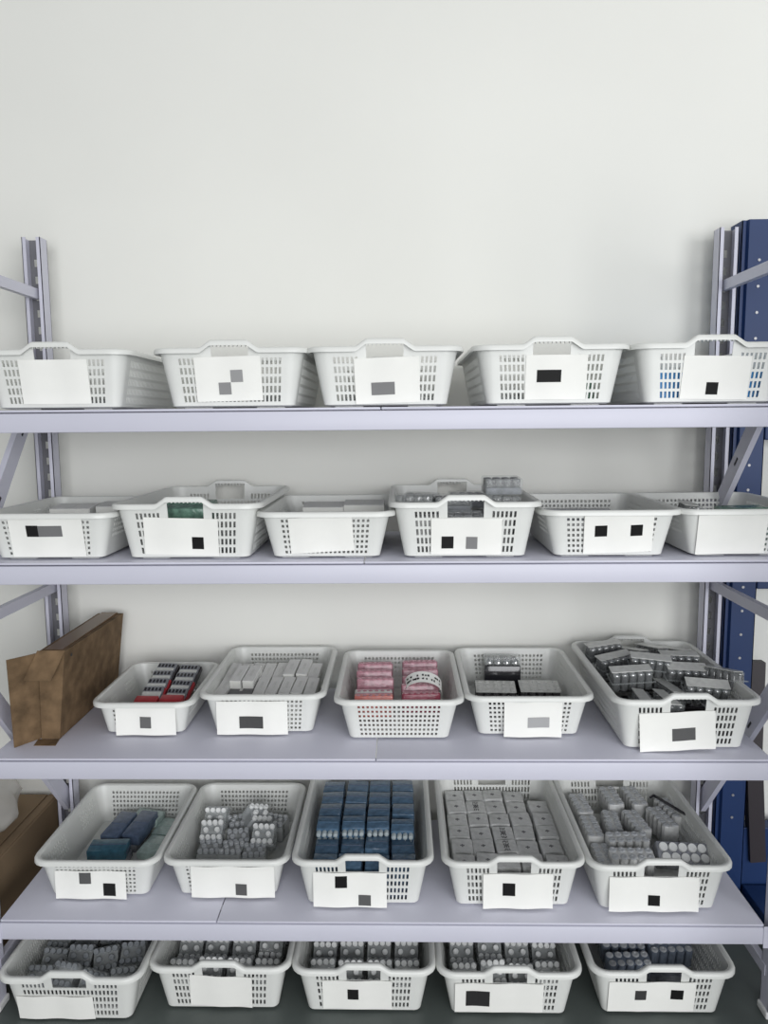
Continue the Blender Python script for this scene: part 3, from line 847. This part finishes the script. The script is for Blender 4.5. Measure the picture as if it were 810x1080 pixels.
# ---- third shelf: slim white cartons
for row, y0 in ((0, .165), (1, .275)):
    for c in range(8):
        if row == 0 and c in (1, 2): 
            continue
        x = -.137+c*.0372; z = .062 if row == 0 else .068
        if row == 1 and c in (5, 6): z += .012
        if row == 1 and c == 7: x -= .002
        place('wcarton', make_white_carton, inb('32', x*.97, y0+(jit(.006)), z), (R(9), R(jit(3)), R(-4+jit(2))),
              f'slim white carton, {"front" if row == 0 else "rear"} row, {ORD[c]} from left, basket of white cartons', 'carton', 'slim white cartons')
for i, c in enumerate((1, 2)):
    place('wcarton', make_white_carton, inb('32', -.098+i*.037, .206, .084), (R(9), 0, R(-5)), f'slim white carton raised on the dark box, {"left" if i == 0 else "right"} one of the two', 'carton', 'slim white cartons')
place('dcarton', lambda: make_white_carton(.072, .095, .022, 'cartonend'), inb('32', -.082, .165, .061), (R(9), 0, R(-5)), 'dark grey box end below two raised white cartons', 'carton')
for (x, y, nm) in [(-.065, .14, 'front left'), (.065, .14, 'front right'), (-.065, .29, 'rear left'), (.065, .29, 'rear right')]:
    place('wbase', lambda: make_white_carton(.118, .13, .058), inb('32', x, y+.012, .0005), (0, 0, 0), f'flat white carton at {nm} underneath the slim cartons', 'carton', 'flat white cartons underneath')
# ---- third shelf: pink packs
k = 0
for c, x in ((0, -.072), (1, .062)):
    for i, y in enumerate((.118, .175, .232, .289, .346)):
        col = 'pink'
        if i == 0: col = 'coral' if c == 0 else 'crimson'
        if i == 1 and c == 0: col = 'frostpink'
        mk = {'pink': lambda: make_pink(MT['pink'], MT['pink']), 'coral': lambda: make_pink(MT['coral'], MT['pink']), 'crimson': lambda: make_pink(MT['crimson'], MT['pink']), 'frostpink': lambda: make_pink(MT['frost'], MT['pink'])}[col]
        z = .030+.004*i-(.012 if col == 'frostpink' else 0)+(.003 if c else 0)
        nm = {'pink': 'pink', 'coral': 'coral red', 'crimson': 'crimson', 'frostpink': 'colourless grey'}[col]
        place('pk_'+col, mk, inb('33', x+jit(.003), y+(.008 if c else 0), z), (R(-10), 0, R(3 if c == 0 else 4)), f'{nm} wrapped pack, {ROWN[i]} row, {"left" if c == 0 else "right"} column, unlabelled basket', 'pack', 'packs in the unlabelled basket')
b = N(); bx(b, -.118, .118, .085, .375, 0, .012, .002); o = obj('divider_card', b, MT['lid']); o.location = inb('33', 0, 0, .0005); tag(o, 'flat grey card under the pink packs', 'card')
# printed paper band arching over the right column
bm = N(); n = 20; gv = []
for i in range(n+1):
    t = i/n; a = PI*(.93-.93*t)
    x = .070+.052*math.cos(a); zz = .084+.036*math.sin(a)*.9; y = .165-.020*t
    gv.append((bm.verts.new((x, y, zz)), bm.verts.new((x, y+.038, zz+.018))))
for i in range(n): bm.faces.new((gv[i][0], gv[i+1][0], gv[i+1][1], gv[i][1]))
bmesh.ops.recalc_face_normals(bm, faces=bm.faces); bmesh.ops.solidify(bm, geom=bm.faces[:], thickness=.0006)
band = empty('paper_band', inb('33', 0, 0, .0)); tag(band, 'curved white paper band with black printing arching over the pink packs', 'label')
obj('band', bm, MT['paper'], band, 60)
bm = N()
rb = random.Random(11)
for i in range(2, n-3):
    for j, f in enumerate((.3, .62)):
        if rb.random() < .25: continue
        t = (i+rb.uniform(0, .5))/n; a = PI*(.93-.93*t)
        base = Vector((.070+.052*math.cos(a), .165-.020*t, .084+.036*math.sin(a)*.9)); up = Vector((0, .038, .018))
        tn = Vector((.052*math.sin(a), -.007, -.0324*math.cos(a))).normalized(); nn = tn.cross(up.normalized()).normalized()
        if nn.z < 0: nn = -nn
        p = base+up*f+nn*.0012
        l = rb.uniform(.0018, .0036)
        vs = [bm.verts.new(p+tn*sx*l+up*.08*sy*rb.uniform(.6, 1.4)+nn*.0002) for sx, sy in ((-1, -1), (1, -1), (1, 1), (-1, 1))]
        bm.faces.new(vs)
bmesh.ops.solidify(bm, geom=bm.faces[:], thickness=.0004)
obj('printed_marks', bm, MT['ink'], band)
# ---- third shelf: dark trays and the upright black pack
place('tray', make_tray_pack, inb('34', -.064, .245, .022), (R(6), 0, R(-3)), 'grey-lidded dark vial tray, left one of the two, basket with the black pack', 'pack', 'lidded trays in the fourth third-shelf basket')
place('tray', make_tray_pack, inb('34', .066, .248, .022), (R(6), 0, R(-2)), 'grey-lidded dark vial tray, right one of the two, basket with the black pack', 'pack', 'lidded trays in the fourth third-shelf basket')
for (x, s) in ((-.062, 'left'), (.062, 'right')):
    place('trayb', lambda: make_block_pack('wrapped_pack', MT['dark'], .110, .12, .021), inb('34', x, .215, .0005), (0, 0, 0), f'flat dark pack underneath the {s} grey-lidded tray', 'pack', 'flat dark packs under the trays')
r = empty('black_vial_pack', inb('34', -.030, .355, .001), (R(-6), 0, R(-2))); tag(r, 'glossy black pack of domed vials standing upright at the back of a third-shelf basket', 'pack')
b = N(); bx(b, -.056, .056, -.028, .028, .092, .118, .004); obj('clear_shell', b, MT['film'], r, 40)
b = N(); bx(b, -.056, .056, -.028, .028, 0, .092, .004); obj('black_base', b, MT['black'], r, 40)
for i in range(4):
    for j in (-1, 1):
        if i == 0 and j == -1:
            b = N(); lathe(b, (0, 0, 0), [(.0115, 0), (.012, .004), (.010, .014), (.005, .020)], 14); o = obj('vial_head', b, MT['silver'], r, 50); me = o.data
        else: o = obj('vial_head', None, None, r, shared=me)
        o.location = (-.040+.0267*i, j*.0135, .0925)
b = N(); bx(b, -.057, .057, -.0295, -.0275, .070, .0725); obj('film_seam', b, MT['dark'], r)
# ---- third shelf right: heap of dark vial packs
HP = [  # x, y, z, rx, ry, rz, label
 (-.085, .225, .098, 14, -3, 2, 'dark vial pack tilted forward at the front left of the heap, pale lid up'),
 (-.012, .295, .112, 16, 4, -8, 'dark vial pack just behind the front left one in the heap'),
 (-.092, .365, .092, 10, -4, 22, 'dark vial pack near the left rim, towards the rear of the heap'),
 (-.100, .455, .100, 6, -3, 16, 'dark vial pack in the back left corner of the heap'),
 (-.015, .420, .092, 3, 10, 112, 'dark vial pack lying lengthwise at the back, leftmost of three alike'),
 (.050, .445, .094, 2, 8, 112, 'dark vial pack lying lengthwise at the back, middle of three alike'),
 (.118, .440, .088, 2, 8, 116, 'dark vial pack lying lengthwise at the back, rightmost of three alike'),
 (.092, .352, .100, 8, 3, 2, 'dark vial pack lying crosswise in the middle right of the heap'),
 (.080, .272, .094, 24, 3, 0, 'dark vial pack with bright glossy edge behind the front right one'),
 (.098, .165, .084, 26, 3, -6, 'dark vial pack tilted forward at the front right of the heap'),
 (.166, .205, .100, 8, 8, 116, 'dark vial pack lying lengthwise over the right rim of the heap'),
 (-.080, .130, .050, 8, 0, 88, 'dark vial pack low behind the front rim at left of the handle'),
 (-.018, .125, .050, 8, 0, 95, 'dark vial pack low behind the handle hole of the heaped basket'),
 (.02, .215, .050, 6, 0, 100, 'dark vial pack low in the middle gap of the heap')]
for (x, y, z, rx, ry, rz, lab) in HP:
    place('darkpack', make_dark_pack, inb('35', x, y, z), (R(rx), R(ry), R(rz)), lab, 'pack', 'heaped dark vial packs')
for (x, y, s) in [(-.062, .12, 'front left'), (.062, .12, 'front right'), (-.062, .27, 'middle left'), (.062, .27, 'middle right'), (-.062, .42, 'rear left'), (.062, .42, 'rear right')]:
    place('darklow', lambda: make_block_pack('wrapped_pack', MT['dark'], .118, .13, .044), inb('35', x, y, .0005), (0, 0, 0), f'dark pack at {s} in the lower layer of the heaped basket', 'pack', 'lower dark packs in the heaped basket')

# ---- second shelf
for (x, y, z, rz, rx, ry, lab) in [(-.125, .19, .098, 0, 0, 0, 'clear silver pack at the left front of the heaped second-shelf basket'), (-.020, .21, .094, 3, 4, 0, 'clear silver pack second from left in the heaped second-shelf basket'),
    (.105, .17, .098, -2, 0, 4, 'clear silver pack at the right, under the topmost one'), (.110, .19, .144, 4, 4, 0, 'topmost clear silver pack at the right of its basket'),
    (.03, .31, .094, 10, 0, 0, 'clear silver pack behind the handle of its basket'), (-.10, .30, .092, -6, 0, 3, 'clear silver pack at the left rear of the heaped second-shelf basket'), (.0, .10, .060, 0, 6, 0, 'clear silver pack low behind the handle hole')]:
    place('silver', make_silver, inb('24', x, y, z), (R(rx), R(ry), R(rz)), lab, 'pack', 'clear silver packs')
for (x, s) in ((-.07, 'left'), (.07, 'right')):
    for (y, f) in ((.19, 'front'), (.34, 'rear')):
        place('silver_low', lambda: make_block_pack('wrapped_pack', MT['frost'], .125, .14, .088), inb('24', x, y+.0, .0005), (0, 0, 0), f'grey wrapped pack at {f} {s} below the silver packs', 'pack', 'lower packs below the silver ones')
def wc(bid, x, y, z, lab, rz=0, L=(.115, .075, .020)):
    place('flatw', lambda: make_white_carton(.115, .075, .026), inb(bid, x, y, z), (R(6), 0, R(rz)), lab, 'carton', 'flat white cartons on the second shelf')
for bid, nm in (('21', 'left-end'), ('23', 'third')):
    wc(bid, -.045 if bid == '21' else -.030, .300, .080, f'white flat carton on top, left of two, {nm} second-shelf basket')
    wc(bid, .085, .305, .085, f'white flat carton on top, right of two, {nm} second-shelf basket')
    place('wstack', lambda: make_block_pack('wrapped_pack', MT['carton'], .118, .09, .078), inb(bid, -.045 if bid == '21' else -.030, .30, .0006), (0, 0, 0), f'white carton stack under the left flat carton, {nm} second-shelf basket', 'carton', 'white carton stacks')
    place('wstack', None, inb(bid, .072, .30, .0006), (0, 0, 0), f'white carton stack under the right flat carton, {nm} second-shelf basket', 'carton', 'white carton stacks')
place('greenp', lambda: make_block_pack('wrapped_pack', MT['green'], .13, .09, .045), inb('22', -.02, .13, .085), (R(10), 0, R(-4)), 'dark green wrapped pack seen through the handle hole, second-shelf basket', 'pack')
place('silver_low', None, inb('22', -.02, .15, .0006), (0, 0, 0), 'grey wrapped pack under the dark green one', 'pack')
place('silver', None, inb('22', .105, .15, .002), (0, 0, 0), 'clear silver pack right of the dark green pack', 'pack')
place('silver', None, inb('22', .100, .30, .002), (0, 0, R(8)), 'clear silver pack at the rear of the basket with the dark green pack', 'pack')
for (x, rz, s) in ((-.06, 4, 'left'), (.02, -6, 'right')):
    place('frostlow', None, inb('25', x, .31, .060), (R(4), 0, R(rz)), f'dark grey pack peeping over the rim, {s} one, basket with two black label squares', 'pack', 'dark grey packs on the second shelf')
place('silver_low25', lambda: make_block_pack('wrapped_pack', MT['frost'], .17, .12, .056), inb('25', -.02, .30, .0006), (0, 0, 0), 'grey wrapped pack below the two dark grey ones on the second shelf', 'pack')
place('greenp', None, inb('26', .06, .19, .055), (R(6), 0, R(5)), 'dark green wrapped pack in the right-end second-shelf basket', 'pack')
place('palegreen2', lambda: make_block_pack('wrapped_pack', MT['palegreen'], .13, .10, .054), inb('26', .05, .19, .0006), (0, 0, R(3)), 'pale green pack under the dark green one in the right-end second-shelf basket', 'pack')
place('darkpack', None, inb('26', -.085, .20, .058), (R(4), 0, R(80)), 'dark vial pack at the left side of the right-end second-shelf basket', 'pack')
place('frostlow', None, inb('26', -.075, .20, .0006), (0, 0, R(88)), 'dark grey pack under the vial pack, right-end second-shelf basket', 'pack')
# ---- top shelf, glimpsed through the slots
for i, (x, y, z, s) in enumerate([(-.075, .145, .0006, 'front left'), (.075, .145, .0006, 'front right'), (-.075, .31, .0006, 'rear left'), (.075, .31, .0006, 'rear right')]):
    place('skyc', lambda: make_block_pack('blue_carton', MT['sky'], .138, .15, .082), inb('15', x, y, z), (0, 0, 0), f'bright blue carton at {s} in the right-end top-shelf basket', 'carton', 'bright blue cartons')
place('tealc', lambda: make_block_pack('teal_carton', MT['green'], .055, .10, .055), inb('14', .092, .14, .0006), (0, 0, R(3)), 'small teal carton glimpsed through the slots of a top-shelf basket', 'carton')
for bid, nm in (('11', 'leftmost'), ('12', 'second'), ('13', 'middle'), ('14', 'fourth')):
    place('silver', None, inb(bid, -.065, .15, .0006), (0, 0, R(3)), f'clear silver pack glimpsed through the slots, {nm} top-shelf basket', 'pack', 'clear packs on the top shelf')
    if bid != '14': place('silver', None, inb(bid, .075, .15, .0006), (0, 0, R(-4)), f'clear silver pack at the right, glimpsed through slots, {nm} top-shelf basket', 'pack', 'clear packs on the top shelf')

# ------------------------------------------------------------------ cardboard box on the third shelf
cb = tag(empty('cardboard_box', (.11, .32, Z[3])), 'brown patterned cardboard box on its side, end flaps open, third shelf left', 'box')
LEAN = .075
def cp(name, pts8, m=MT['card'], parent=cb):
    bm = N(); vs = [bm.verts.new(Vector(p)-Vector((.11, .32, Z[3]))) for p in pts8]
    for q in ((0, 1, 2, 3), (7, 6, 5, 4), (0, 4, 5, 1), (1, 5, 6, 2), (2, 6, 7, 3), (3, 7, 4, 0)): bm.faces.new([vs[i] for i in q])
    return obj(name, bm, m, parent)
def slab(p, q, r_, th):
    """thin board with corners p, q, q+(r-p)... p->q edge, p->r edge, thickness th"""
    p, q, r_ = Vector(p), Vector(q), Vector(r_); n = (q-p).cross(r_-p).normalized()*th
    s = q+r_-p
    return [p, q, s, r_, p+n, q+n, s+n, r_+n]
zb = Z[3]+.001; zt = Z[3]+.246
xl, xr = .084, .134
y0, y1 = .121, .545
lx = LEAN*.252/ .252*.30
cp('box_body', [(xl, y0, zb), (xr, y0, zb), (xr, y1, zb), (xl, y1, zb), (xl+.006, y0, zt), (xr+.027, y0, zt), (xr+.031, y1, zt-.004), (xl+.000, y1, zt-.004)])
cp('top_flap', slab((xl+.004, y0-.001, zt+.003), (xr+.029, y0-.001, zt+.003), (.060, y0-.034, zt-.070), .003))
cp('side_flap', [(xl, .135, zb), (.036, .066, zb), (.033, .062, zt-.004), (xl+.004, .135, zt-.006), (xl+.003, .134, zb), (.039, .065, zb), (.036, .061, zt-.004), (xl+.007, .134, zt-.006)])
cp('bottom_flap', slab((.075, y0-.001, zb), (.134, y0-.001, zb), (.082, y0-.042, zb), .002))
b = N(); bx(b, .098, .148, .14, y1-.005, zt-.004, zt+.0006)
for v in b.verts: v.co -= Vector((.11, .32, Z[3]))
obj('tape', b, MT['tape'], cb)
b = N(); 
for yy, zz in ((y0+.045, zt-.022),): cyl(b, (xr+.022, yy, zz), (xr+.026, yy, zz), .005, n=10)
for v in b.verts: v.co -= Vector((.11, .32, Z[3]))
obj('punched_hole', b, MT['ink'], cb)

# ------------------------------------------------------------------ big carton left of the rack, with a plastic bag on it
kc = tag(empty('kraft_carton', (-.38, .31, 0)), 'large plain brown carton on the floor left of the rack', 'box')
def kp(name, bm, m, smooth=None):
    for v in bm.verts: v.co -= Vector((-.38, .31, 0))
    return obj(name, bm, m, kc, smooth)
b = N(); bx(b, -.66, -.10, .02, .575, 0, .318, .003); kp('carton_body', b, MT['kraft'])
b = N(); bx(b, -.655, -.135, .025, .57, .3185, .3225, .001); kp('top_flap', b, MT['kraft'])
b = N(); bx(b, -.128, -.104, .025, .57, .3185, .3225, .001); kp('top_flap', b, MT['kraft'])
b = N(); bm2 = b
nb_u, nb_v = 22, 14; g2 = []
rb = random.Random(5)
for j in range(nb_v+1):
    ph = PI*j/nb_v; ring = []
    for i in range(nb_u):
        th = 2*PI*i/nb_u
        k = 1+.10*math.sin(3*th+2*ph)+.06*math.sin(7*th-3*ph)+rb.uniform(-.03, .03)
        ring.append(b.verts.new((.165*k*math.sin(ph)*math.cos(th), .20*k*math.sin(ph)*math.sin(th), .062-.060*math.cos(ph)*(1+.08*math.sin(5*th)))))
    g2.append(ring)
for j in range(nb_v):
    for i in range(nb_u): b.faces.new((g2[j][i], g2[j][(i+1) % nb_u], g2[j+1][(i+1) % nb_u], g2[j+1][i]))
bmesh.ops.remove_doubles(b, verts=b.verts, dist=.0005)
o = obj('plastic_bag', b, MT['bag'], None, 60); o.location = (-.285, .33, .324); tag(o, 'crumpled clear plastic bag lying on the large brown carton', 'bag')
